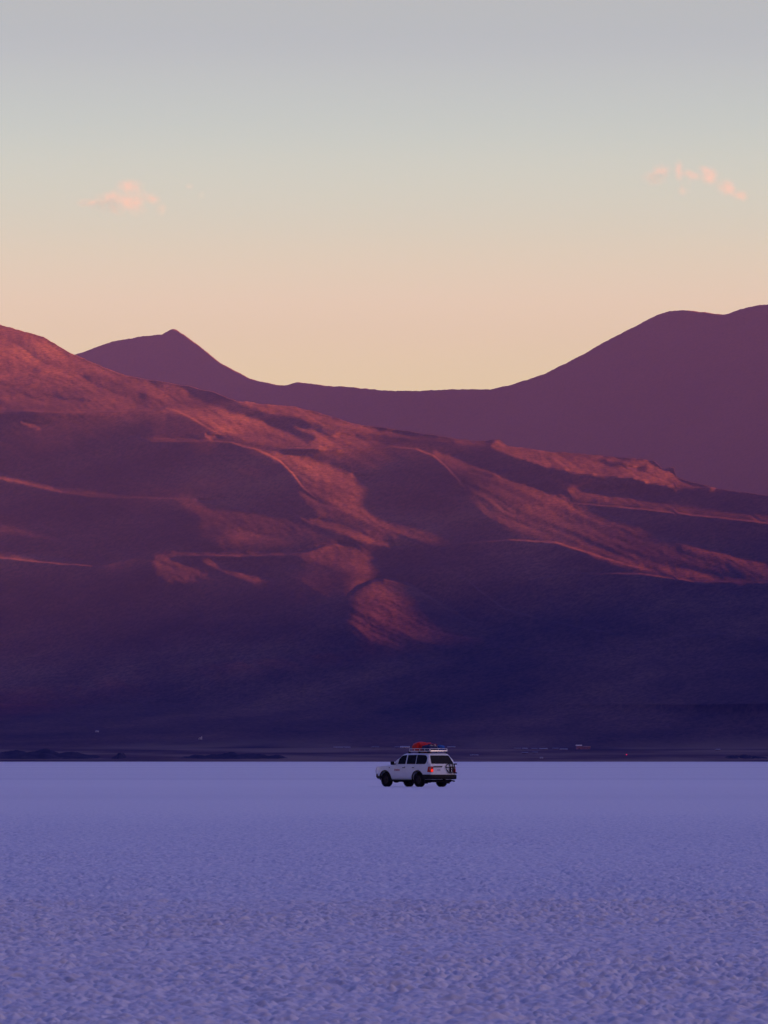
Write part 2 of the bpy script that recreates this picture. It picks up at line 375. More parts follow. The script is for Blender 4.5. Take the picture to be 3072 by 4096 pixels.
def solve_level(t, gs, x, iters):
    """least squares: the slope along the sun's direction follows t; conjugate gradients"""
    a, b = math.sin(SUN_AZ), math.tan(SUN_EL)
    du = gs / F; eu, ev, mu = 0.004, 0.012, 1e-7
    def D(wm): return a * (wm[:-1, 1:] - wm[:-1, :-1]) + b * (wm[:-1, :-1] - wm[1:, :-1])
    def Dt(d):
        r = np.zeros(x.shape)
        r[:-1, 1:] += a * d; r[:-1, :-1] -= (a - b) * d; r[1:, :-1] -= b * d
        return r
    def A(wm):
        r = mu * wm + Dt(D(wm))
        d = (wm[:, 1:] - wm[:, :-1]) * eu; r[:, 1:] += d; r[:, :-1] -= d
        d = (wm[1:] - wm[:-1]) * ev; r[1:] += d; r[:-1] -= d
        return r
    r = Dt(t[:-1, :-1] * du) - A(x); p = r.copy(); rs = (r * r).sum()
    for _ in range(iters):
        Ap = A(p); al = rs / (p * Ap).sum(); x = x + al * p; r = r - al * Ap
        rn = (r * r).sum()
        if rn < 1e-15: break
        p = r + (rn / rs) * p; rs = rn
    return x
def resize(a, shape):
    yi = np.linspace(0, a.shape[0] - 1, shape[0]); xi = np.linspace(0, a.shape[1] - 1, shape[1])
    y0 = np.clip(yi.astype(int), 0, a.shape[0] - 2); x0 = np.clip(xi.astype(int), 0, a.shape[1] - 2)
    fy = (yi - y0)[:, None]; fx = (xi - x0)[None]
    g = lambda dy, dx: a[np.ix_(y0 + dy, x0 + dx)]
    return (g(0, 0) * (1 - fx) + g(0, 1) * fx) * (1 - fy) + (g(1, 0) * (1 - fx) + g(1, 1) * fx) * fy
def solve_relief():
    """log-depth relief of the mountain, found so that its slopes face the low sun as outlined in LIT"""
    I = lit_map()
    v = ray(GXX, GYY)[1]
    qv = np.clip((np.interp(v + 0.0015, QB_V, QB) - np.interp(v - 0.0015, QB_V, QB)) / 0.003, 2, 9)
    T = SPAN * I - MARGIN + math.cos(SUN_AZ) - math.tan(SUN_EL) * qv
    out = np.clip((GXX - 3120) / 200.0, 0, 1)
    T = T + out * (1 - I) * 0.5
    T = T + 0.10 * perlin(GXX / 420.0 + 0.4 * GYY / 420.0, GYY / 150.0, 31) * (1 - I)
    low = np.clip((GYY - 2790) / 200.0, 0, 1)
    T = T * (1 - low) - 0.45 * low
    x = None
    for k, it in ((8, 400), (4, 400), (2, 400), (1, 500)):
        sh = (T.shape[0] // k, T.shape[1] // k)
        t = T if k == 1 else resize(blur(T, k * 0.5), sh)
        x0 = (np.zeros(sh) if x is None else resize(x, sh))
        x = solve_level(t, GS * T.shape[1] / sh[1], x0, it)
    x -= x[:, np.argmin(np.abs(gx - 1536))].mean()
    return x, I
W_REL, I_MAP = solve_relief()
def sample(G, px, py):
    fx = np.clip((px - GX0) / GS, 0, len(gx) - 1.001); fy = np.clip((py - GY0) / GS, 0, len(gy) - 1.001)
    ix = fx.astype(int); iy = fy.astype(int); fx = fx - ix; fy = fy - iy
    return (G[iy, ix] * (1 - fx) + G[iy, ix + 1] * fx) * (1 - fy) + (G[iy + 1, ix] * (1 - fx) + G[iy + 1, ix + 1] * fx) * fy

# crests of the foothills that stand in front of the slope behind them: (points, step in log depth)
CRESTS = [(zm(p), j * 0.36) for p, j in [
    ([(-90, 244), (0, 239), (50, 235), (100, 239), (180, 240), (250, 236), (330, 235), (358, 231), (385, 238), (420, 255), (445, 271), (490, 296)], 0.010),
    ([(290, 305), (380, 303), (440, 300), (500, 305), (560, 322), (605, 345), (632, 372), (655, 402), (700, 440)], 0.0035),
    ([(560, 321), (640, 317), (720, 319), (790, 317), (840, 313), (900, 319), (935, 333), (962, 355), (990, 385), (1020, 425)], 0.0045),
    ([(330, 551), (420, 548), (520, 550), (620, 547), (660, 541), (700, 529), (722, 525), (760, 533)], 0.006),
    ([(740, 652), (770, 628), (800, 612), (830, 606), (880, 617), (930, 647), (1000, 689), (1068, 723)], -0.012),
    ([(880, 552), (1000, 523), (1100, 515), (1200, 521), (1280, 546), (1350, 568), (1450, 590)], 0.0035),
    ([(1080, 640), (1130, 602), (1250, 588), (1380, 588), (1500, 605), (1659, 607), (1850, 618)], 0.003),
    ([(-100, 546), (0, 553), (100, 564), (200, 571), (280, 556), (330, 550)], 0.006),
    ([(-150, 362), (0, 382), (60, 395), (120, 409), (200, 422), (300, 424), (400, 427), (470, 440)], 0.002),
    ([(1180, 432), (1300, 441), (1400, 450), (1520, 464), (1659, 479), (1850, 496)], 0.006),
    ([(1380, 742), (1460, 724), (1560, 718), (1659, 730), (1850, 750)], 0.005),
    ([(980, 575), (1030, 620), (1090, 665), (1180, 690), (1300, 712), (1400, 740)], 0.005),
    ([(820, 770), (900, 790), (1000, 770), (1100, 745), (1230, 760), (1330, 800)], 0.004)]]
def crest_step(px, py):
    d = np.zeros(np.shape(px))
    for pts, jump in CRESTS:
        a = np.array(pts); yc = np.interp(px, a[:, 0], a[:, 1]) + 2.0 * perlin(px / 60.0, px * 0, 55)
        end = np.clip((px - a[0, 0]) / 0.3 / (a[-1, 0] - a[0, 0]), 0, 1) * np.clip((a[-1, 0] - px) / 0.3 / (a[-1, 0] - a[0, 0]), 0, 1)
        end = end * end * (3 - 2 * end)
        t = py - yc
        amp = jump * end * 0.85
        if jump > 0:                                     # the near face bulges forward below its crest
            e = np.clip(t / 9.0, 0, 1); d -= amp * e * e * (3 - 2 * e) * np.exp(-np.maximum(t, 0) / 120.0)
        else:                                            # the slope behind drops back above the crest
            e = np.clip(-t / 16.0, 0, 1); d -= amp * e * e * (3 - 2 * e) * np.exp(-np.maximum(-t, 0) / 120.0)
    return d
def log_depth(px, py):
    u, v = ray(px, py)
    q = np.interp(v, QB_V, QB) + sample(W_REL, px, py) * np.clip((v - 0.0005) / 0.012, 0, 1)
    q = q + crest_step(px, py)
    s = (u + 2.2 * v) / 1.0; tt = v + 0.42 * u            # strata run down to the right
    s = s + 0.004 * perlin(u / 0.013, v / 0.009, 35); tt = tt + 0.0022 * perlin(u / 0.009, v / 0.007, 36)
    det = 0
    for k, lam in enumerate([0.011, 0.0056, 0.0029, 0.0015, 0.0008]):
        amp = lam * (0.09 if k < 2 else 0.125)
        pn = perlin(s / lam * 0.6, tt / lam, 40 + k) if k < 3 else perlin(u / lam * 0.9 + v / lam * 0.4, v / lam * 1.1, 40 + k)
        det = det + amp * (pn if k % 2 else 0.9 * (0.45 - np.abs(pn)) * 1.6)
    I = sample(I_MAP, px, py)
    q = q + det * (0.12 + 0.9 * I) * np.clip((v - 0.001) / 0.01, 0, 1)
    return q, u, v

def make_mountain():
    px1 = np.linspace(-760, 3860, 1300)
    cre = interp_curve(CREST, px1) + 2.5 * perlin(px1 / 40.0, px1 * 0, 51) + 1.5 * perlin(px1 / 14.0, px1 * 0, 52)
    nr = 580
    tt = np.linspace(0, 1, nr)[:, None]
    PX = np.repeat(px1[None], nr, 0)
    PY = 3048.5 + tt * (cre[None] - 3048.5)
    q, u, v = log_depth(PX, PY)
    D = np.exp(q)
    # every ray must go on getting deeper upwards
    D = np.maximum.accumulate(D * np.exp(-0.15 * v), 0) * np.exp(0.15 * v)
    X, Y, Z = u * D, D, CAM_H + v * D
    Xs, Ys, Zs = [X], [Y], [Z]
    for k in range(1, 9):                                  # the back of the mountain, down to the plain
        f = k / 8.0
        dk = D[-1] * (1 + 0.22 * f)
        Xs.append((u[-1] * dk)[None]); Ys.append(dk[None]); Zs.append((Z[-1] * (1 - f ** 1.3) - 20 * f)[None])
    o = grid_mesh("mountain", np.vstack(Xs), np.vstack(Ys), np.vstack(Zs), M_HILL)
    o['kind'] = 'structure'
make_mountain()
def hill_point(px, py):
    q, u, v = log_depth(np.array([float(px)]), np.array([float(py)]))
    d = math.exp(q[0])
    return Vector((u[0] * d, d, CAM_H + v[0] * d))

def make_far():
    px1 = np.linspace(-760, 3860, 700)
    cre = interp_curve(FAR_CREST, px1) + 1.6 * perlin(px1 / 26.0, px1 * 0, 61) + 1.2 * perlin(px1 / 9.0, px1 * 0, 62)
    nr = 200
    tt = np.linspace(0, 1, nr)[:, None]
    PX = np.repeat(px1[None], nr, 0)
    PY = 3040.0 + tt * (cre[None] - 3040.0)
    u, v = ray(PX, PY)
    q = np.log(14300.0) - 1.0 * u + 1.9 * v
    s = u - 1.2 * v; t2 = v + 0.5 * u
    for k, lam in enumerate([0.02, 0.009, 0.004, 0.0018]):
        q = q + lam * 0.05 * perlin(s / lam, t2 / lam * 0.7, 70 + k)
    D = np.exp(q)
    X, Y, Z = u * D, D, CAM_H + v * D
    Xs, Ys, Zs = [X], [Y], [Z]
    for k in range(1, 7):
        f = k / 6.0
        dk = D[-1] * (1 + 0.16 * f)
        Xs.append((u[-1] * dk)[None]); Ys.append(dk[None]); Zs.append((Z[-1] * (1 - f ** 1.3) - 20 * f)[None])
    o = grid_mesh("far_mountain", np.vstack(Xs), np.vstack(Ys), np.vstack(Zs), M_FAR)
    o['kind'] = 'structure'
make_far()

def make_shadow_ridge():
    """unseen range added right of the picture to shade the salt and the lower slopes"""
    ys = np.linspace(-9000, 9500, 240); ts = np.linspace(-1, 1, 40)
    YY, TT = np.meshgrid(ys, ts)
    cx = 4700 + 350 * perlin(ys / 4000.0, ys * 0, 81)
    hz = 944 + 30 * perlin(ys / 2500.0, ys * 0, 82) + 14 * perlin(ys / 600.0, ys * 0, 83)
    endf = np.clip((9500 - np.abs(ys)) / 1200.0, 0, 1)
    prof = np.clip(1 - np.abs(TT), 0, 1) ** 1.15
    X = cx[None] + TT * 1700
    Z = hz[None] * endf[None] * prof + 40 * perlin(X / 500, YY / 500, 84) * prof * (1 - prof) * 3 - 3
    o = grid_mesh("shadow_ridge", X, YY, Z, M_HILL)  # added out of view, blocks the low sun from flat and foothills
    o['kind'] = 'structure'
make_shadow_ridge()
# ------------------------------------------------------------------ mesh pieces for built objects
class MB:
    """collects simple shapes; build() links them as ONE mesh object"""
    def __init__(self): self.v = []; self.f = []
    def add(self, vs, fs):
        n = len(self.v); self.v += [tuple(p) for p in vs]; self.f += [tuple(i + n for i in f) for f in fs]
    def box(self, c, s, bev=0.0, rot=None):
        bm = bmesh.new(); bmesh.ops.create_cube(bm, size=1.0)
        for p in bm.verts: p.co = Vector((p.co.x * s[0], p.co.y * s[1], p.co.z * s[2]))
        if bev > 0: bmesh.ops.bevel(bm, geom=list(bm.edges), offset=bev, segments=2, affect='EDGES', profile=0.6)
        self.bm(bm, Matrix.Translation(c) @ (rot if rot else Matrix()))
    def bm(self, bm, mat=None):
        if mat is not None: bm.transform(mat)
        bm.verts.index_update()
        self.add([p.co for p in bm.verts], [[q.index for q in f.verts] for f in bm.faces]); bm.free()
    def tube(self, pts, r, n=8, closed=False):
        pts = [Vector(p) for p in pts]; m = len(pts); vs = []; fs = []
        up = Vector((0.13, 0.21, 0.97))
        for i, p in enumerate(pts):
            a = pts[(i - 1) % m] if (closed or i > 0) else p; b = pts[(i + 1) % m] if (closed or i < m - 1) else p
            t = (b - a).normalized(); s = t.cross(up).normalized(); q = s.cross(t)
            for k in range(n):
                an = 2 * math.pi * k / n; vs.append(p + (s * math.cos(an) + q * math.sin(an)) * r)
        for i in range(m if closed else m - 1):
            j = (i + 1) % m
            for k in range(n): fs.append((i * n + k, i * n + (k + 1) % n, j * n + (k + 1) % n, j * n + k))
        if not closed: fs += [tuple(range(n))[::-1], tuple((m - 1) * n + k for k in range(n))]
        self.add(vs, fs)
    def lathe(self, prof, c, n=36):
        """profile of (radius, y) turned round the y axis at c"""
        vs = []; fs = []; m = len(prof)
        for k in range(n):
            a = 2 * math.pi * k / n
            for r, y in prof: vs.append((c[0] + r * math.cos(a), c[1] + y, c[2] + r * math.sin(a)))
        for k in range(n):
            j = (k + 1) % n
            for i in range(m - 1): fs.append((k * m + i, k * m + i + 1, j * m + i + 1, j * m + i))
        self.add(vs, fs)
    def slab(self, outer, depth):
        """polygon (3D points) given a thickness along the vector depth"""
        n = len(outer); d = Vector(depth); o = [Vector(p) for p in outer]
        self.add(o + [p + d for p in o], [tuple(range(n)), tuple(range(2 * n - 1, n - 1, -1))] + [(i, i + n, (i + 1) % n + n, (i + 1) % n) for i in range(n)])
    def blob(self, c, s, seed, lump=0.08, sub=3, rot=None):
        bm = bmesh.new(); bmesh.ops.create_icosphere(bm, subdivisions=sub, radius=1.0)
        rnd = random.Random(seed); ph = [rnd.uniform(0, 6) for _ in range(6)]
        for p in bm.verts:
            d = p.co.normalized()
            k = 1 + lump * (math.sin(4 * d.x + ph[0]) * math.cos(3 * d.y + ph[1]) + 0.5 * math.sin(7 * d.z + 5 * d.x + ph[2]) + 0.5 * math.sin(9 * d.y - 4 * d.z + ph[3]))
            q = Vector([math.copysign(abs(t) ** 0.72, t) for t in d]) * k
            p.co = Vector((q.x * s[0], q.y * s[1], q.z * s[2]))
        self.bm(bm, Matrix.Translation(c) @ (rot if rot else Matrix()))
    def build(self, name, mat, parent=None, smooth=False, angle=40):
        me = bpy.data.meshes.new(name); me.from_pydata(self.v, [], self.f)
        bm = bmesh.new(); bm.from_mesh(me); bmesh.ops.recalc_face_normals(bm, faces=bm.faces)
        if smooth:
            for f in bm.faces: f.smooth = True
            for e in bm.edges:
                if len(e.link_faces) == 2 and e.calc_face_angle(0) > R(angle): e.smooth = False
        bm.to_mesh(me); bm.free()
        me.materials.append(mat)
        o = bpy.data.objects.new(name, me); C.objects.link(o)
        if parent is not None: o.parent = parent
        return o

# ------------------------------------------------------------------ the off-road car
M_PAINT = material("white_paint", (0.70, 0.77, 0.82), 0.28, 0, 0.5, 0.05, 2.5)
M_GLASS = material("dark_glass", (0.004, 0.004, 0.007), 0.12, 0, 0.08, 0.3, 2.0)
M_BLACK = material("black_plastic", (0.006, 0.005, 0.009), 0.6, 0, 0.2, 0.3, 6.0)
M_UNDER = material("dusty_underside", (0.008, 0.007, 0.009), 0.9, 0, 0.1, 0.3, 6.0)
M_TYRE = material("dusty_rubber", (0.012, 0.009, 0.012), 0.9, 0, 0.1, 0.35, 7.0, 0.2)
M_RIM = material("dull_wheel_steel", (0.022, 0.017, 0.022), 0.6, 0.3, 0.3, 0.25, 8.0)
M_RACK = material("white_rack_paint", (0.72, 0.71, 0.72), 0.35, 0.0, 0.5, 0.08, 5.0)
M_STEEL = material("bare_bright_metal", (0.86, 0.80, 0.76), 0.22, 1.0, 0.5, 0.05, 6.0)
M_LAMP_RED = material("red_lamp_glass", (0.42, 0.006, 0.008), 0.15, 0, 0.5, 0.15, 12.0)
M_LAMP_LIT = material("lit_red_lamp", (0.5, 0.01, 0.008), 0.2, 0, 0.5, 0.1, 12.0, emit=((1.0, 0.03, 0.015), 0.13))
M_LAMP_CLEAR = material("clear_lamp_glass", (0.75, 0.62, 0.55), 0.1, 0.3, 0.5, 0.1, 12.0)
M_PLATE = material("number_plate", (0.72, 0.72, 0.76), 0.4, 0, 0.5, 0.05, 10.0)
M_INK = material("blue_plate_ink", (0.05, 0.06, 0.22), 0.5)
M_REDPAINT = material("red_lettering", (0.42, 0.045, 0.075), 0.4, 0, 0.5, 0.05, 20.0)
M_BADGE = material("grey_badge", (0.12, 0.13, 0.22), 0.4)
M_REDCLOTH = material("red_tarpaulin", (0.58, 0.014, 0.005), 0.6, 0, 0.3, 0.25, 4.0, 0.4)
M_BLUECLOTH = material("blue_cloth", (0.010, 0.014, 0.085), 0.65, 0, 0.3, 0.3, 5.0, 0.4)
M_SKYBLUE = material("bright_blue_cloth", (0.010, 0.085, 0.38), 0.5, 0, 0.3, 0.2, 5.0, 0.3)
M_MAROON = material("crimson_cloth", (0.17, 0.010, 0.055), 0.7, 0, 0.3, 0.3, 6.0, 0.3)
M_PALECLOTH = material("pale_canvas", (0.42, 0.38, 0.36), 0.8, 0, 0.2, 0.15, 8.0, 0.3)

def s_half(z):
    if z <= 1.24: return float(np.interp(z, [0.40, 0.46, 0.60, 0.82, 1.05, 1.18, 1.24], [0.885, 0.93, 0.955, 0.97, 0.962, 0.945, 0.93]))
    return 0.93 - (z - 1.24) * 0.33
def plan(x): return float(np.interp(x, [-2.52, -2.42, -2.2, 1.5, 1.9, 2.15, 2.30], [0.925, 0.965, 1.0, 1.0, 0.975, 0.925, 0.83]))
TOPX = [-2.50, -2.46, -2.30, -2.15, -2.07, -1.95, -0.8, -0.1, 0.06, 0.2, 0.42, 0.72, 0.78, 1.3, 1.8, 2.1, 2.23, 2.29]
TOPZ = [1.18, 1.24, 1.508, 1.76, 1.83, 1.855, 1.875, 1.85, 1.815, 1.72, 1.51, 1.225, 1.215, 1.20, 1.165, 1.11, 1.04, 0.93]
def top_z(x): return float(np.interp(x, TOPX, TOPZ))
def side_y(x, z): return s_half(z) * plan(x)
def back_x(z): return -2.46 + (z - 1.24) * 0.596 if z > 1.24 else -2.50 + max(0, z - 1.18) * 0.66

def body_bmesh():
    xs = sorted(set([-2.5, -2.49] + TOPX + list(np.linspace(-2.0, 2.1, 42))))
    rings = []
    for x in xs:
        zt = top_z(x); zbelt = min(1.24, zt - 0.10) if zt < 1.34 else 1.24
        low = [0.40, 0.45, 0.52, 0.66, 0.82, 0.96, 1.07, 1.16, 1.24]
        zs = [0.40 + (z - 0.40) / 0.84 * (zbelt - 0.40) for z in low]
        pts = [(side_y(x, z if zt > 1.34 else min(z, 1.2)), z) for z in zs]
        pts.insert(0, (0.80, 0.40))
        hh = zt - zbelt
        tall = hh > 0.3
        for g, ins in ((0.35, 0.0), (0.66, 0.0), (0.86, 0.008 if tall else 0.02), (0.95, 0.035 if tall else 0.05), (1.0, 0.10)):
            z = zbelt + hh * g
            pts.append((side_y(x, z if tall else min(z, 1.2)) - ins, z))
        y = pts[-1][0]
        pts += [(y * 0.6, zt + 0.012), (0.0, zt + 0.02)]
        rings.append([(x, a, b) for a, b in pts] + [(x, -a, b) for a, b in pts[-2::-1]])
    bm = bmesh.new(); n = len(rings[0]); vv = [[bm.verts.new(p) for p in r] for r in rings]
    for a, b in zip(vv, vv[1:]):
        for k in range(n):
            j = (k + 1) % n
            bm.faces.new((a[k], a[j], b[j], b[k]))
    bm.faces.new(vv[0]); bm.faces.new(vv[-1][::-1])
    bmesh.ops.recalc_face_normals(bm, faces=bm.faces)
    return bm

def cut_arches(bm, parent):
    me = bpy.data.meshes.new("body"); bm.to_mesh(me); bm.free()
    me.materials.append(M_PAINT)
    o = bpy.data.objects.new("body", me); C.objects.link(o)
    cb = bmesh.new()
    for x in (1.425, -1.425):
        for s in (-1, 1):
            r = bmesh.ops.create_cone(cb, cap_ends=True, segments=40, radius1=0.50, radius2=0.50, depth=0.5)
            bmesh.ops.rotate(cb, verts=r['verts'], cent=(0, 0, 0), matrix=Matrix.Rotation(R(90), 3, 'X'))
            bmesh.ops.translate(cb, verts=r['verts'], vec=(x, s * 0.86, 0.385))
    cm = bpy.data.meshes.new("cutter"); cb.to_mesh(cm); cb.free()
    co = bpy.data.objects.new("cutter", cm); C.objects.link(co)
    md = o.modifiers.new("b", 'BOOLEAN'); md.operation = 'DIFFERENCE'; md.object = co; md.solver = 'EXACT'
    dg = bpy.context.evaluated_depsgraph_get()
    nm = bpy.data.meshes.new_from_object(o.evaluated_get(dg))
    o.modifiers.clear(); o.data = nm; nm.name = "body"
    bpy.data.objects.remove(co); bpy.data.meshes.remove(cm)
    b2 = bmesh.new(); b2.from_mesh(nm)
    for f in b2.faces: f.smooth = True
    for e in b2.edges:
        if len(e.link_faces) == 2 and e.calc_face_angle(0) > R(38): e.smooth = False
    b2.to_mesh(nm); b2.free()
    o.parent = parent
    return o

def side_patch(pts, s, off, thick=0.02):
    """outline in (x, z) laid on the car's side s (+1 left, -1 right), proud of it by off"""
    return [(x, s * (side_y(x, z) + off), z) for x, z in pts], (0, -s * thick, 0)
def rounded(pts, r, n=4):
    out = []
    m = len(pts)
    for i in range(m):
        p = Vector(pts[i]); a = Vector(pts[i - 1]); b = Vector(pts[(i + 1) % m])
        rr = r[i] if isinstance(r, (list, tuple)) else r
        if rr <= 0: out.append(tuple(p)); continue
        pa = p + (a - p).normalized() * rr; pb = p + (b - p).normalized() * rr
        for k in range(n + 1):
            t = k / n; out.append(tuple((1 - t) ** 2 * pa + 2 * t * (1 - t) * p + t * t * pb))
    return out

def grid_patch(mb, x0, x1, z0, z1, s, off, cut=None):
    """lower body panel following the bulge of the side: quads in (x, z), optional clipped by a wheel-arch circle"""
    nx, nz = 14, 8; idx = {}; vs = []; fs = []
    for i in range(nx + 1):
        for j in range(nz + 1):
            x = x0 + (x1 - x0) * i / nx; z = z0 + (z1 - z0) * j / nz
            if cut:
                cx, cz, r = cut; dx, dz = x - cx, z - cz; d = math.hypot(dx, dz)
                if d < r: x, z = cx + dx * r / d, cz + dz * r / d
            idx[i, j] = len(vs); vs.append((x, s * (side_y(x, z) + off), z))
    for i in range(nx):
        for j in range(nz): fs.append((idx[i, j], idx[i + 1, j], idx[i + 1, j + 1], idx[i, j + 1]))
    mb.add(vs, fs)

def make_car():
    t = empty("off_road_car", (0, 0, 0))
    tag(t, "white off-road car with a loaded roof rack driving away over the salt flat", "car")
    body = cut_arches(body_bmesh(), t)
    # glass
    for s in (1, -1):
        dr = MB(); grid_patch(dr, 0.70, -0.38, 0.50, 1.225, s, 0.004)
        door = dr.build("door", M_PAINT, t, True)
        g = MB(); g.slab(*side_patch(rounded([(0.56, 1.26), (0.10, 1.735), (-0.30, 1.765), (-0.335, 1.26)], [0.02, 0.10, 0.04, 0.03]), s, 0.005)); g.build("window", M_GLASS, door)
        h = MB(); h.box((-0.22, s * (side_y(-0.22, 1.06) + 0.022), 1.06), (0.17, 0.03, 0.035), 0.01); h.box((-0.33, s * (side_y(-0.33, 1.08) + 0.01), 1.08), (0.03, 0.02, 0.08), 0.006); h.build("handle", M_BLACK, door)
        dr = MB(); grid_patch(dr, -0.40, -1.24, 0.50, 1.225, s, 0.004, (-1.425, 0.385, 0.53))
        door = dr.build("door", M_PAINT, t, True)
        g = MB(); g.slab(*side_patch(rounded([(-0.435, 1.26), (-0.39, 1.765), (-1.14, 1.775), (-1.20, 1.26)], [0.03, 0.04, 0.04, 0.03]), s, 0.005)); g.build("window", M_GLASS, door)
        h = MB(); h.box((-1.06, s * (side_y(-1.06, 1.06) + 0.022), 1.06), (0.17, 0.03, 0.035), 0.01); h.build("handle", M_BLACK, door)
        g = MB(); g.slab(*side_patch(rounded([(-1.25, 1.26), (-1.19, 1.775), (-1.93, 1.765), (-2.10, 1.62), (-2.13, 1.40), (-2.06, 1.26)], [0.03, 0.04, 0.14, 0.05, 0.08, 0.08]), s, 0.005)); g.build("window", M_GLASS, t)
        # arch flares and black lower trim
        for cx in (1.425, -1.425):
            fl = MB(); vs = []; fs = []; n = 28
            a0, a1 = (R(-2), R(182))
            for k in range(n + 1):
                a = a0 + (a1 - a0) * k / n
                for r, o_ in ((0.488, -0.03), (0.485, 0.022), (0.545, 0.016), (0.55, -0.01)):
                    x = cx + r * math.cos(a); z = 0.385 + r * math.sin(a) * 0.985
                    vs.append((x, s * (side_y(max(-2.3, min(2.1, x)), max(0.42, z)) + o_), z))
            for k in range(n):
                for i in range(3): fs.append((k * 4 + i, k * 4 + i + 1, k * 4 + 5 + i, k * 4 + 4 + i))
            fl.add(vs, fs); fl.build("arch_flare", M_BLACK, t, True)
        st = MB(); st.tube([(0.92, s * 0.90, 0.375), (0.86, s * 1.0, 0.36), (-0.84, s * 1.0, 0.36), (-0.90, s * 0.90, 0.375)], 0.035)
        for x in (0.6, -0.1, -0.7): st.tube([(x, s * 0.70, 0.42), (x, s * 0.99, 0.36)], 0.02, 6)
        st.build("side_step", M_BLACK, t, True)
        rt = MB(); grid_patch(rt, -2.50, -1.90, 0.41, 0.68, s, 0.014, (-1.425, 0.385, 0.50)); rt.build("lower_trim", M_BLACK, t, True)
        mi = MB(); mi.box((0.62, s * 1.075, 1.31), (0.13, 0.21, 0.20), 0.045); mi.box((0.58, s * 0.965, 1.255), (0.16, 0.07, 0.05), 0.015); mi.build("door_mirror", M_BLACK, t, True)
        ind = MB(); ind.box((1.02, s * (side_y(1.02, 1.02) + 0.008), 1.06), (0.07, 0.025, 0.035), 0.008); ind.build("side_repeater", M_BLACK, t)
        fl = MB(); fl.box((1.98, s * 0.875, 0.52), (0.42, 0.17, 0.16), 0.05, Matrix.Rotation(R(-12 * s), 4, 'Z')); fl.build("bumper_corner", M_BLACK, t, True)
        mf = MB(); mf.box((-1.97, s * 0.80, 0.32), (0.03, 0.27, 0.30), 0.006); mf.build("mud_flap", M_BLACK, t)
        hl = MB(); hl.box((2.24, s * 0.60, 0.96), (0.10, 0.30, 0.17), 0.03, Matrix.Rotation(R(-20 * s), 4, 'Z')); hl.build("headlight", M_LAMP_CLEAR, t, True)
    # red lettering on both front doors, worn and too small to read
    for s in (1, -1):
        le = MB(); r = random.Random(4); x = 0.55
        for k in range(6):
            x0 = 0.56 - k * 0.078 if s > 0 else 0.17 + k * 0.078
            hgt = (0.13, 0.09, 0.09, 0.12, 0.09, 0.09)[k]; d = -1 if s > 0 else 1
            z0 = 0.875
            def bar(xa, za, xb, zb):
                p = Vector((xa, za)); q = Vector((xb, zb)); nrm = Vector((-(q - p).y, (q - p).x)).normalized() * 0.010
                le.slab(*side_patch([tuple(p + nrm), tuple(q + nrm), tuple(q - nrm), tuple(p - nrm)], s, 0.009, 0.004))
            bar(x0, z0, x0 + d * 0.008, z0 + hgt); bar(x0, z0 + 0.085, x0 + d * 0.05, z0 + 0.085)
            bar(x0 + d * 0.05, z0 + 0.085, x0 + d * 0.045, z0 + (0 if k % 2 else 0.045))
            if k % 2 == 0: bar(x0, z0 + 0.008, x0 + d * 0.05, z0 + 0.008)
        le.build("lettering", M_REDPAINT, t)
        bd = MB()
        for k in range(3): bd.slab(*side_patch([(-2.20 - k * 0.055, 1.30), (-2.20 - k * 0.055, 1.36), (-2.235 - k * 0.055, 1.355), (-2.235 - k * 0.055, 1.30)], s, 0.006, 0.004))
        bd.build("badge", M_BADGE, t)
    ws = MB()
    ws.slab([(0.70 + 0.006, y0, 1.25) if k < 2 else (0.10 + 0.01, y0, 1.795) for k, y0 in enumerate((0.80, -0.80, -0.68, 0.68))], (-0.02, 0, -0.02)); ws.build("windscreen", M_GLASS, t)
    rw = MB(); z0, z1_ = 1.285, 1.745
    pr = rounded([(0.795, z0), (-0.795, z0), (-0.665, z1_), (0.665, z1_)], [0.06, 0.06, 0.08, 0.08])
    tg_pts = [(0.80, 0.66), (-0.80, 0.66), (-0.80, 1.19), (0.80, 1.19)]
    tg = MB(); tg.slab([(-2.506, y, z) for y, z in rounded(tg_pts, 0.04)], (0.02, 0, 0)); tail = tg.build("tailgate", M_PAINT, t)
    rw.slab([(back_x(z) - 0.034, y, z) for y, z in pr], (0.05, 0, 0.0)); rw.build("window", M_GLASS, tail)
    tr = MB(); tr.box((-2.53, 0.40, 1.115), (0.06, 0.62, 0.06), 0.015); tr.build("tailgate_trim", M_BLACK, t)
    pl = MB(); pl.box((-2.515, 0.36, 0.945), (0.012, 0.33, 0.17), 0.004); plate = pl.build("number_plate", M_PLATE, t)
    pk = MB()
    for k in range(5): pk.box((-2.523, 0.42 - k * 0.045, 0.93 + 0.004 * (k % 2)), (0.003, 0.026, 0.06))
    pk.build("plate_marking", M_INK, plate)
    for s, mt in ((1, M_LAMP_RED), (-1, M_LAMP_RED)):
        la = MB()
        la.slab([(-2.52, s * y, z) for y, z in rounded([(0.72, 0.80), (0.915, 0.80), (0.905, 1.12), (0.73, 1.12)], 0.03)], (0.06, 0, 0))
        la.slab([(x, s * (side_y(x, z) + 0.008), z) for x, z in rounded([(-2.52, 0.80), (-2.27, 0.82), (-2.33, 1.12), (-2.52, 1.12)], 0.03)], (0, -s * 0.05, 0))
        lamp = la.build("tail_light", mt, t)
        li = MB(); li.slab([(-2.526, s * y, z) for y, z in rounded([(0.735, 0.83), (0.90, 0.83), (0.895, 0.985), (0.74, 0.985)], 0.03)], (0.012, 0, 0)); li.build("brake_lens", M_LAMP_LIT if s > 0 else M_LAMP_RED, lamp)
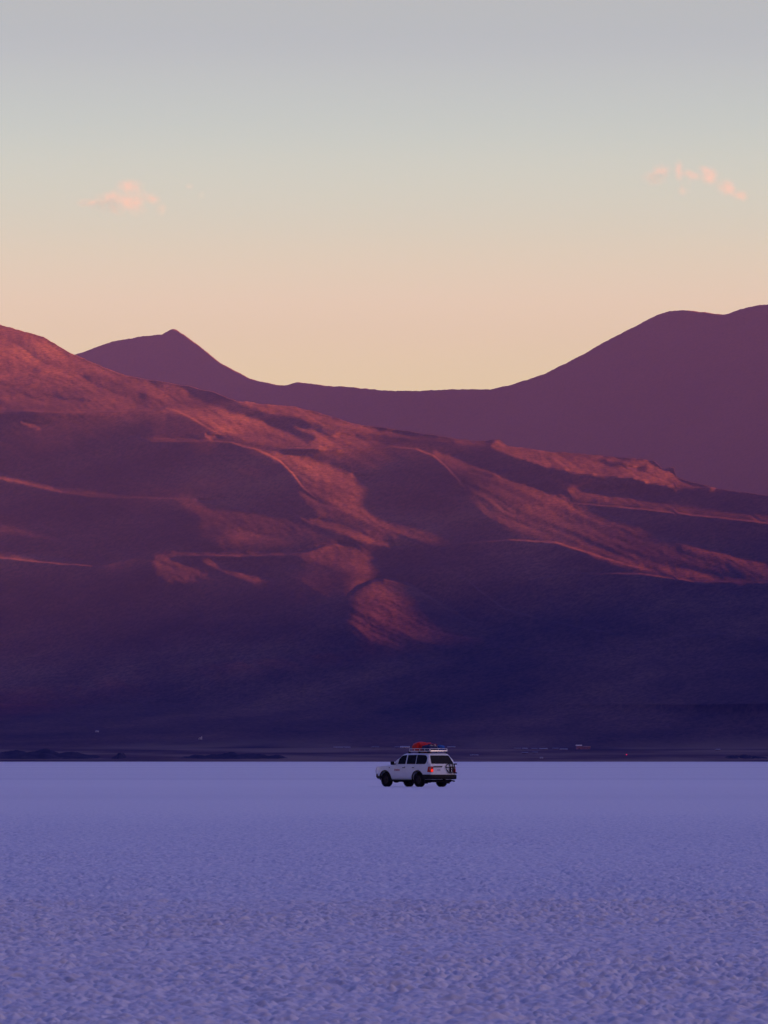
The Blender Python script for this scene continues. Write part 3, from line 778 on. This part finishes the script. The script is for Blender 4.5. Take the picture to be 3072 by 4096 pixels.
        lr = MB(); lr.slab([(-2.526, s * y, z) for y, z in rounded([(0.745, 1.0), (0.885, 1.0), (0.88, 1.10), (0.75, 1.10)], 0.02)], (0.012, 0, 0)); lr.build("reversing_lens", M_LAMP_RED if s > 0 else M_LAMP_CLEAR, lamp)
    # empty spare-wheel carrier on the tailgate
    sc_ = MB(); X = -2.55
    sc_.tube([(X, -0.87, 1.26), (X, -0.30, 1.26), (X, -0.20, 1.20), (X, -0.17, 1.08), (X, -0.22, 0.96), (X, -0.36, 0.80), (X, -0.45, 0.77), (X, -0.87, 0.77)], 0.022)
    sc_.tube([(X, -0.80, 1.26), (X, -0.80, 0.77)], 0.022); sc_.tube([(X, -0.17, 1.07), (X, -0.45, 1.07)], 0.018)
    sc_.tube([(X, -0.40, 1.27), (X, -0.50, 1.10)], 0.02); sc_.tube([(X, -0.64, 1.27), (X, -0.68, 1.10)], 0.02)
    sc_.box((X - 0.02, -0.57, 0.97), (0.07, 0.27, 0.30), 0.03)
    for z in (1.26, 0.77): sc_.box((-2.54, -0.88, z), (0.14, 0.10, 0.07), 0.015)
    car_ = sc_.build("spare_wheel_carrier", M_BLACK, t, True)
    for z in (1.02, 0.92, 0.83):
        hb = MB(); hb.blob((X - 0.06, -0.53, z), (0.02, 0.03, 0.03), 1, 0.0, 2); hb.build("wheel_bolt", M_STEEL, car_, True)
    rb = MB(); rb.box((-2.46, 0, 0.545), (0.27, 1.86, 0.26), 0.06); rb.build("rear_bumper", M_BLACK, t, True)
    fb = MB(); fb.box((2.21, 0, 0.60), (0.26, 1.74, 0.24), 0.07); fb.build("front_bumper", M_BLACK, t, True)
    gr = MB(); gr.box((2.285, 0, 0.95), (0.05, 0.86, 0.17), 0.02)
    for k in range(4): gr.box((2.315, 0, 0.895 + k * 0.037), (0.02, 0.80, 0.012))
    gr.build("grille", M_BLACK, t)
    bb = MB()
    bb.tube([(2.36, 0.80, 0.68), (2.42, 0.80, 0.90), (2.39, 0.74, 1.10), (2.39, -0.74, 1.10), (2.42, -0.80, 0.90), (2.36, -0.80, 0.68)], 0.028)
    bb.tube([(2.36, 0.80, 0.68), (2.36, -0.80, 0.68)], 0.026)
    for y in (0.38, -0.38): bb.tube([(2.36, y, 0.66), (2.39, y, 1.10)], 0.024)
    for y in (0.80, -0.80): bb.tube([(2.42, y, 0.90), (2.24, y, 1.02), (2.20, y * 0.98, 0.76), (2.36, y, 0.68)], 0.02)
    bb.build("bull_bar", M_RACK, t, True)
    # wheels
    for x in (1.425, -1.425):
        for s in (1, -1):
            wh = empty("wheel", (x, s * 0.80, 0.385)); wh.parent = t
            ty = MB(); w2 = 0.135
            prof = [(0.235, -w2 * 0.8), (0.27, -w2), (0.33, -w2 * 1.05), (0.368, -w2 * 0.93), (0.385, -w2 * 0.72), (0.387, -0.04), (0.378, -0.035), (0.378, -0.022), (0.387, -0.018), (0.387, 0.018), (0.378, 0.022), (0.378, 0.035), (0.387, 0.04),
                    (0.385, w2 * 0.72), (0.368, w2 * 0.93), (0.33, w2 * 1.05), (0.27, w2), (0.235, w2 * 0.8)]
            ty.lathe(prof, (0, 0, 0), 44)
            for k in range(30):
                a = 2 * math.pi * k / 30
                for sy in (-1, 1): ty.box((0.384 * math.cos(a + sy * 0.05), sy * 0.095, 0.384 * math.sin(a + sy * 0.05)), (0.02, 0.07, 0.035), 0, Matrix.Rotation(-a, 4, 'Y'))
            ty.build("tyre", M_TYRE, wh, True)
            ri = MB(); f = s
            ri.lathe([(0.0, f * 0.075), (0.055, f * 0.075), (0.06, f * 0.05), (0.10, f * 0.045), (0.19, f * 0.075), (0.215, f * 0.065), (0.235, f * 0.11), (0.24, f * 0.0), (0.235, -f * 0.11)], (0, 0, 0), 30)
            for k in range(6):
                a = 2 * math.pi * k / 6; ri.lathe([(0.0, f * 0.062), (0.013, f * 0.062), (0.013, f * 0.03)], (0.085 * math.cos(a), 0, 0.085 * math.sin(a)), 6)
            ri.build("rim", M_RIM, wh, True)
    # underside
    un = MB()
    un.box((0.05, 0, 0.50), (4.2, 1.30, 0.16)); un.box((-2.05, 0.0, 0.38), (0.80, 1.35, 0.26), 0.05); un.box((0.75, 0.25, 0.345), (0.85, 0.62, 0.17), 0.05)
    un.box((-0.35, -0.35, 0.36), (0.9, 0.5, 0.16), 0.04)
    for x in (1.425, -1.425):
        un.tube([(x, 0.72, 0.385), (x, -0.72, 0.385)], 0.06, 10); un.blob((x, 0.12, 0.36), (0.17, 0.17, 0.15), 3, 0.02, 2)
        for s in (1, -1): un.box((x, s * 0.66, 0.62), (1.0, 0.10, 0.42))
    un.build("underbody", M_UNDER, t, True)
    ex = MB(); ex.tube([(-1.75, -0.62, 0.36), (-2.15, -0.66, 0.36), (-2.42, -0.72, 0.33), (-2.62, -0.74, 0.31)], 0.038, 10); ex.box((-2.15, -0.66, 0.37), (0.40, 0.20, 0.13), 0.05); ex.build("exhaust", M_UNDER, t, True)
    th = MB(); th.box((-2.60, 0.0, 0.40), (0.22, 0.07, 0.07), 0.01); th.build("tow_bar", M_UNDER, t)
    # roof rack
    xf, xr, yw, zb, zu = -0.33, -2.10, 0.62, 1.975, 2.115
    rk = MB()
    rk.tube([(xf, yw, zb), (xr, yw, zb), (xr, -yw, zb), (xf, -yw, zb)], 0.027, 8, True)
    for k in range(8): rk.tube([(xf + (xr - xf) * (k + 0.5) / 8, yw, zb), (xf + (xr - xf) * (k + 0.5) / 8, -yw, zb)], 0.016, 6)
    rack = rk.build("roof_rack", M_RACK, t, True)
    ra = MB()
    ra.tube([(xf, yw, zu), (xr, yw, zu), (xr, -yw, zu), (xf, -yw, zu)], 0.016, 8, True)
    for k in range(5):
        x = xf + (xr - xf) * k / 4
        for y in (yw, -yw): ra.tube([(x, y, zb), (x, y, zu)], 0.018 if k < 4 else 0.028, 8)
    for y in (0.0,):
        for x in (xf, xr): ra.tube([(x, y, zb), (x, y, zu)], 0.014, 8)
    ra.build("guard_rail", M_RACK, rack, True)
    rp = MB(); rp.box((xr - 0.035, 0, zb + 0.0), (0.03, 2 * yw - 0.04, 0.095), 0.008, Matrix.Rotation(R(6), 4, 'Y')); rp.build("rear_panel", M_STEEL, rack, True)
    for x in (xf - 0.02, -1.2, xr + 0.12):
        for y in (yw + 0.02, -yw - 0.02):
            ft = MB(); ft.box((x, y, 1.915), (0.14, 0.07, 0.09), 0.015); ft.build("rack_foot", M_BLACK, rack)
    # luggage tied on the rack: things of their own
    def on_roof(o, label, cat):
        tag(o, label, cat); loose.append(o)
    loose = []
    b = MB(); b.blob((-0.72, 0.08, 2.20), (0.38, 0.52, 0.30), 5, 0.06, 4); b.blob((-1.05, 0.02, 2.17), (0.32, 0.48, 0.285), 6, 0.07, 3)
    on_roof(b.build("luggage_bundle", M_REDCLOTH, None, True), "big red tarpaulin bundle at the front of the car's roof rack", "luggage")
    b = MB(); b.blob((-1.55, 0.24, 2.145), (0.40, 0.34, 0.165), 8, 0.08, 4)
    on_roof(b.build("duffel_bag", M_BLUECLOTH, None, True), "dark navy blue duffel bag behind the red bundle on the roof rack", "bag")
    b = MB(); b.blob((-1.78, -0.40, 2.165), (0.27, 0.20, 0.155), 12, 0.06, 4)
    on_roof(b.build("duffel_bag", M_SKYBLUE, None, True), "bright blue bag at the rear right corner of the roof rack", "bag")
    b = MB(); b.blob((-1.33, -0.18, 2.27), (0.26, 0.30, 0.15), 15, 0.10, 3)
    on_roof(b.build("rolled_blanket", M_MAROON, None, True), "crimson rolled cloth between the red bundle and the blue bags", "blanket")
    b = MB(); b.blob((-1.80, 0.02, 2.275), (0.075, 0.06, 0.09), 17, 0.06, 2); b.tube([(-1.80, 0.02, 2.30), (-1.98, 0.0, 2.25), (-2.07, 0.0, 2.12)], 0.012)
    on_roof(b.build("pouch", M_PALECLOTH, None, True), "small pale pouch with a strap down to the rack's rear rail", "pouch")
    b = MB(); b.blob((-1.78, 0.26, 2.27), (0.09, 0.07, 0.075), 19, 0.06, 2)
    on_roof(b.build("pouch", M_PALECLOTH, None, True), "small pale pouch lying on top of the navy blue duffel bag", "pouch")
    # drive it to its place, heading away to the left
    u, v = ray(1657.0, 3146.5); d = -CAM_H / float(v)
    pos = Vector((float(u) * d, d, 0.004)); rz = R(129.5)
    for o in [t] + loose:
        o.location = pos; o.rotation_euler = (0, 0, rz); o.scale = (0.98, 0.98, 0.98)
    return pos
CAR_POS = make_car()

# ------------------------------------------------------------------ settlement at the foot of the mountain
M_ADOBE = material("adobe_wall", (0.21, 0.13, 0.115), 0.9, 0, 0.1, 0.2, 0.3)
M_WHITEWASH = material("whitewashed_wall", (0.62, 0.58, 0.58), 0.8, 0, 0.2, 0.12, 0.3)
M_PINKWALL = material("pink_plaster_wall", (0.36, 0.16, 0.16), 0.8, 0, 0.2, 0.15, 0.3)
M_TIN = material("tin_roof", (0.42, 0.41, 0.48), 0.45, 0.2, 0.5, 0.2, 0.4)
M_DARKTIN = material("weathered_tin_roof", (0.20, 0.19, 0.27), 0.5, 0.2, 0.5, 0.2, 0.4)
M_CLAYROOF = material("clay_roof", (0.27, 0.13, 0.11), 0.8, 0, 0.2, 0.2, 0.4)
M_OPENING = material("dark_opening", (0.02, 0.018, 0.02), 0.6)
def house(name, px, py, wpx, dep, h, wall, roof, rise, label, cat, group=None, rot=0.0, windows=2, doors=1):
    p = hill_point(px, py); sc_ = p.y / F; w_ = wpx * sc_
    t = empty(name, (p.x, p.y, p.z - 0.4), rot); tag(t, label, cat, group)
    b = MB(); b.box((0, dep / 2, h / 2), (w_, dep, h)); 
    g = [(-w_ / 2 + 0.01, dep * 0.5, h + rise - 0.05), (-w_ / 2 + 0.01, 0.01, h - 0.02), (-w_ / 2 + 0.01, dep - 0.01, h - 0.02)]
    b.slab(g, (w_ - 0.02, 0, 0)); b.build("wall", wall, t)
    r = MB(); e = 0.35
    for a, c in ((-e, dep / 2), (dep + e, dep / 2)):
        za = h - e * rise / (dep / 2)
        r.slab([(-w_ / 2 - e, a, za + 0.06), (w_ / 2 + e, a, za + 0.06), (w_ / 2 + e, c, h + rise + 0.06), (-w_ / 2 - e, c, h + rise + 0.06)], (0, 0, 0.12))
    r.build("roof", roof, t)
    for k in range(doors):
        d = MB(); x = -w_ / 2 + w_ * (k + 0.6) / (doors + 0.4); d.box((x, -0.01, 1.0), (0.95, 0.08, 2.0)); d.build("door", M_OPENING, t)
    for k in range(windows):
        d = MB(); x = -w_ / 2 + w_ * (k + 0.3) / windows; d.box((x, -0.01, 1.6), (0.9, 0.08, 0.9)); d.build("window", M_OPENING, t)
    return t
def church():
    p = hill_point(802, 2958); t = empty("church", (p.x, p.y, p.z - 0.4), R(-12))
    tag(t, "small white church with a pointed tower alone on the lower slope", "church")
    b = MB(); b.box((-1.2, 3, 1.3), (4.6, 7, 2.6)); b.slab([(-3.49, -0.49, 2.6), (1.09, -0.49, 2.6), (-1.2, -0.49, 3.9)], (0, 6.98, 0)); b.build("wall", M_WHITEWASH, t)
    tw = MB(); tw.box((1.9, 0.9, 2.4), (1.8, 1.8, 4.8)); tower = tw.build("tower", M_WHITEWASH, t)
    sp = MB(); sp.add([(0.9, -0.1, 4.8), (2.9, -0.1, 4.8), (2.9, 1.9, 4.8), (0.9, 1.9, 4.8), (1.9, 0.9, 6.6)], [(0, 1, 2, 3), (0, 1, 4), (1, 2, 4), (2, 3, 4), (3, 0, 4)]); sp.build("spire", M_WHITEWASH, tower)
    r = MB()
    for a in (-3.9, 1.5): r.slab([(a, -0.7, 2.45), (-1.2, -0.7, 4.0), (-1.2, 6.8, 4.0), (a, 6.8, 2.45)], (0, 0, 0.12))
    r.build("roof", M_WHITEWASH, t)
    d = MB(); d.box((-1.2, -0.52, 1.0), (1.1, 0.08, 2.0)); d.build("door", M_OPENING, t)
church()
G1 = "village houses at the foot of the mountain"
house("cottage", 389, 2929, 13, 4, 2.6, M_WHITEWASH, M_TIN, 0.7, "lone pale cottage on the slope far left of the white church", "house", None, 0.1, 1, 1)
house("shed", 1368, 2992, 66, 6, 1.6, M_ADOBE, M_TIN, 0.7, "very long low shed with a pale roof, longest in the village", "shed", None, 0.0, 4, 2)
house("house", 1501, 2993, 28, 6, 2.2, M_ADOBE, M_DARKTIN, 0.8, "grey roofed low house between the longest shed and the car", "house", G1, 0.05)
house("house", 1588, 2993, 17, 5, 2.3, M_ADOBE, M_DARKTIN, 0.8, "small dull house just left of the bright roof beside the car's luggage", "house", G1, -0.1)
house("barn", 1620, 2992, 38, 8, 2.4, M_WHITEWASH, M_TIN, 1.2, "pale roofed barn directly left of the car's red luggage", "barn", None, 0.02)
house("house", 1806, 2992, 30, 6, 2.0, M_ADOBE, M_TIN, 0.8, "house with a pale roof just right of the car's roof rack", "house", G1, 0.08)
house("shed", 1897, 3023, 32, 5, 1.4, M_ADOBE, M_TIN, 0.6, "low shed by the shore just right of the car", "shed", None, -0.05, 2, 1)
for k, (px, py, w_, m_, ro, lab) in enumerate([
        (2071, 2998, 26, M_DARKTIN, 0.1, "first bluish house of the row right of the car"),
        (2100, 2998, 20, M_TIN, -0.06, "second bluish house of the row right of the car"),
        (2139, 2999, 22, M_DARKTIN, 0.12, "third bluish house of the row right of the car"),
        (2174, 2999, 32, M_TIN, 0.0, "wider pale house fourth in the row right of the car"),
        (2100, 3015, 24, M_DARKTIN, 0.06, "dim house below the first houses of the row"),
        (2140, 3014, 20, M_DARKTIN, -0.1, "dim small house below the middle of the row"),
        (2222, 2998, 22, M_DARKTIN, -0.08, "bluish house near the bright roof beside the pink building"),
        (2255, 3001, 30, M_TIN, 0.03, "house with the bright white roof beside the pink building")]):
    house("house", px, py, w_, 6, 2.2, M_ADOBE, m_, 0.8, lab, "house", G1, ro, 2, 1)
house("hut", 2166, 3034, 12, 4, 2.0, M_WHITEWASH, M_TIN, 0.6, "bright white hut close to the salt shore below the village", "hut", None, 0, 1, 1)
house("house", 2872, 3002, 18, 5, 2.0, M_ADOBE, M_TIN, 0.7, "lone dim house on the plain at far right", "house", G1, 0.1)
def lodge():
    p = hill_point(2328, 2997); t = empty("lodge", (p.x, p.y, p.z - 0.5), 0.04); s = p.y / F
    tag(t, "large pink two-part building on a rise at the right end of the village", "building")
    b = MB(); b.box((5 * s, 4, 2.2), (56 * s, 8, 4.4)); b.build("wall", M_PINKWALL, t)
    b = MB(); b.box((-12 * s, 1.5, 3.2), (20 * s, 7, 6.4)); b.build("wing", M_PINKWALL, t)
    r = MB(); r.slab([(-25 * s, -2.6, 6.3), (0 * s, -2.6, 6.3), (0 * s, 1.5, 8.2), (-25 * s, 1.5, 8.2)], (0, 0, 0.15)); r.slab([(-25 * s, 5.6, 6.3), (0 * s, 5.6, 6.3), (0 * s, 1.5, 8.2), (-25 * s, 1.5, 8.2)], (0, 0, 0.15)); r.build("roof", M_WHITEWASH, t)
    r = MB(); r.slab([(0.5 * s, -0.5, 4.3), (35 * s, -0.5, 4.3), (35 * s, 4, 6.0), (0.5 * s, 4, 6.0)], (0, 0, 0.15)); r.slab([(0.5 * s, 8.5, 4.3), (35 * s, 8.5, 4.3), (35 * s, 4, 6.0), (0.5 * s, 4, 6.0)], (0, 0, 0.15)); r.build("roof", M_CLAYROOF, t)
    for k in range(5):
        d = MB(); d.box(((4 + k * 6.0) * s, -0.01, 2.2), (1.2, 0.08, 1.4)); d.build("window", M_OPENING, t)
    d = MB(); d.box((-12 * s, -2.02, 1.2), (1.6, 0.08, 2.4)); d.build("door", M_OPENING, t)
lodge()
def signal_lamp():
    p = hill_point(2506, 3026); t = empty("signal_lamp", (p.x, p.y, p.z - 0.3)); tag(t, "single red signal lamp glowing on a post by the right shore", "lamp")
    b = MB(); b.tube([(0, 0, 0), (0, 0, 3.0)], 0.09, 8); b.build("post", M_BLACK, t)
    b = MB(); b.blob((0, 0, 3.3), (0.75, 0.75, 0.75), 2, 0.0, 2); b.build("lamp", material("red_signal_light", (0.5, 0.01, 0.03), 0.3, emit=((1.0, 0.015, 0.10), 0.25)), t, True)
signal_lamp()

# low dark hillocks along the shore
def hillock(px, py_top, wpx, seed):
    D = 7150.0; s = D / F
    u, v = ray(px, py_top); hz = CAM_H + float(v) * D + 0.3; hz *= 0.72
    n, m = 90, 26
    a = np.linspace(-1, 1, n); b = np.linspace(-1, 1, m)
    A, B = np.meshgrid(a, b)
    pr = np.clip(1 - A ** 2, 0, 1) ** 0.7 * np.clip(1 - B ** 2, 0, 1) ** 0.8
    X = float(u) * D + A * wpx / 2 * s; Y = D + 170 + B * 160
    Z = hz * pr * (0.86 + 0.35 * perlin(A * 5 + seed, B * 2, seed) + 0.12 * perlin(A * 17, B * 5, seed + 3)) - 0.6
    o = grid_mesh("hillock", X, Y, Z, M_SCRUB); o['kind'] = 'structure'
M_SCRUB = material("dark_scrub", (0.035, 0.028, 0.045), 1.0, 0, 0.0, 0.45, 0.03)
for px, pt, w_, sd in [(100, 2978, 660, 91), (458, 2998, 60, 92), (930, 2994, 560, 93), (3010, 3008, 270, 94), (1330, 3022, 420, 95), (2560, 3026, 500, 96), (-250, 2990, 500, 97)]:
    hillock(px, pt, w_, sd)

# ------------------------------------------------------------------ two small evening clouds far behind the mountains
def cloud_material():
    m = bpy.data.materials.new("thin_cloud"); m.use_nodes = True
    t = m.node_tree; t.nodes.clear()
    o_ = t.nodes.new('ShaderNodeOutputMaterial'); v = t.nodes.new('ShaderNodeVolumePrincipled')
    v.inputs['Color'].default_value = (1, 0.64, 0.48, 1); v.inputs['Anisotropy'].default_value = 0.0
    tcn = t.nodes.new('ShaderNodeTexCoord')
    ln = t.nodes.new('ShaderNodeVectorMath'); ln.operation = 'LENGTH'; t.links.new(tcn.outputs['Object'], ln.inputs[0])
    mr = t.nodes.new('ShaderNodeMapRange'); mr.interpolation_type = 'SMOOTHSTEP'
    mr.inputs['From Min'].default_value = 1.0; mr.inputs['From Max'].default_value = 0.1; mr.inputs['To Min'].default_value = 0; mr.inputs['To Max'].default_value = 1
    t.links.new(ln.outputs['Value'], mr.inputs['Value'])
    geo = t.nodes.new('ShaderNodeNewGeometry'); n = t.nodes.new('ShaderNodeTexNoise'); n.inputs['Scale'].default_value = 0.014; n.inputs['Detail'].default_value = 5; n.inputs['Roughness'].default_value = 0.62
    t.links.new(geo.outputs['Position'], n.inputs['Vector'])
    m2 = t.nodes.new('ShaderNodeMapRange'); m2.inputs['From Min'].default_value = 0.38; m2.inputs['From Max'].default_value = 0.66; m2.inputs['To Min'].default_value = 0.0; m2.inputs['To Max'].default_value = CLOUD_DENSITY
    t.links.new(n.outputs['Fac'], m2.inputs['Value'])
    mu = t.nodes.new('ShaderNodeMath'); mu.operation = 'MULTIPLY'; t.links.new(mr.outputs[0], mu.inputs[0]); t.links.new(m2.outputs[0], mu.inputs[1])
    t.links.new(mu.outputs[0], v.inputs['Density']); t.links.new(v.outputs[0], o_.inputs['Volume'])
    m.cycles.volume_sampling = 'MULTIPLE_IMPORTANCE'
    return m
CLOUD_DENSITY = 0.0019
M_CLOUD = cloud_material()
CLOUD_D = 27000.0
_bm = bmesh.new(); bmesh.ops.create_icosphere(_bm, subdivisions=2, radius=1.0); PUFF = bpy.data.meshes.new("puff"); _bm.to_mesh(PUFF); _bm.free(); PUFF.materials.append(M_CLOUD)
def cloud(label, puffs):
    c0 = puffs[0]; u, v = ray(c0[0], c0[1]); base = Vector((float(u) * CLOUD_D, CLOUD_D, CAM_H + float(v) * CLOUD_D))
    t = empty("cloud", base); tag(t, label, "cloud")
    for px, py, rx, ry, tilt in puffs:
        u, v = ray(px, py); o = bpy.data.objects.new("puff", PUFF); C.objects.link(o); o.parent = t
        o.location = Vector((float(u) * CLOUD_D, CLOUD_D, CAM_H + float(v) * CLOUD_D)) - base
        k = CLOUD_D / F; k *= 1.3; o.scale = (rx * k, 0.8 * (rx + ry) * k, ry * k); o.rotation_euler = (0, R(tilt), 0)
cloud("small pink cloud with one bright puff above the peaked mountain at left",
      [(453, 800, 44, 44, 0), (510, 805, 46, 36, 0), (545, 826, 44, 38, 20), (558, 782, 34, 36, 0), (412, 812, 44, 40, 0), (355, 812, 50, 20, 0), (612, 795, 34, 24, 20), (646, 838, 22, 26, 20), (470, 838, 40, 22, 10), (758, 743, 17, 13, 0), (808, 782, 15, 17, 0), (520, 745, 60, 30, 0)])
cloud("broken chain of small pink clouds over the right-hand mountain",
      [(2650, 683, 40, 32, 0), (2616, 712, 50, 28, 0), (2715, 685, 20, 50, 0), (2772, 701, 50, 20, 22), (2836, 704, 44, 36, 30), (2812, 680, 30, 22, 20), (2902, 745, 36, 36, 0), (2925, 760, 40, 24, 25), (2967, 783, 32, 22, 0), (2757, 731, 16, 14, 0), (2735, 757, 26, 26, 0)])

# ------------------------------------------------------------------ evening haze
def make_haze():
    m = bpy.data.materials.new("evening_haze"); m.use_nodes = True
    t = m.node_tree; t.nodes.clear()
    o_ = t.nodes.new('ShaderNodeOutputMaterial'); v = t.nodes.new('ShaderNodeVolumePrincipled')
    v.inputs['Color'].default_value = (0.16, 0.205, 1.0, 1)
    v.inputs['Density'].default_value = 2.55e-5
    v.inputs['Anisotropy'].default_value = 0.0
    t.links.new(v.outputs[0], o_.inputs['Volume'])
    me = bpy.data.meshes.new("haze")
    x0, x1, y0, y1, zl, zh = -20600, 20600, -20600, 21000, -25, 2000
    vs = [(x, y, z) for z in (zl, zh) for y in (y0, y1) for x in (x0, x1)]
    me.from_pydata(vs, [], [(0, 2, 3, 1), (4, 5, 7, 6), (0, 1, 5, 4), (2, 6, 7, 3), (0, 4, 6, 2), (1, 3, 7, 5)])
    me.materials.append(m)
    o = bpy.data.objects.new("haze", me); C.objects.link(o)
    o['kind'] = 'stuff'
    m.cycles.homogeneous_volume = True
USE_HAZE = True
if USE_HAZE:
    make_haze()
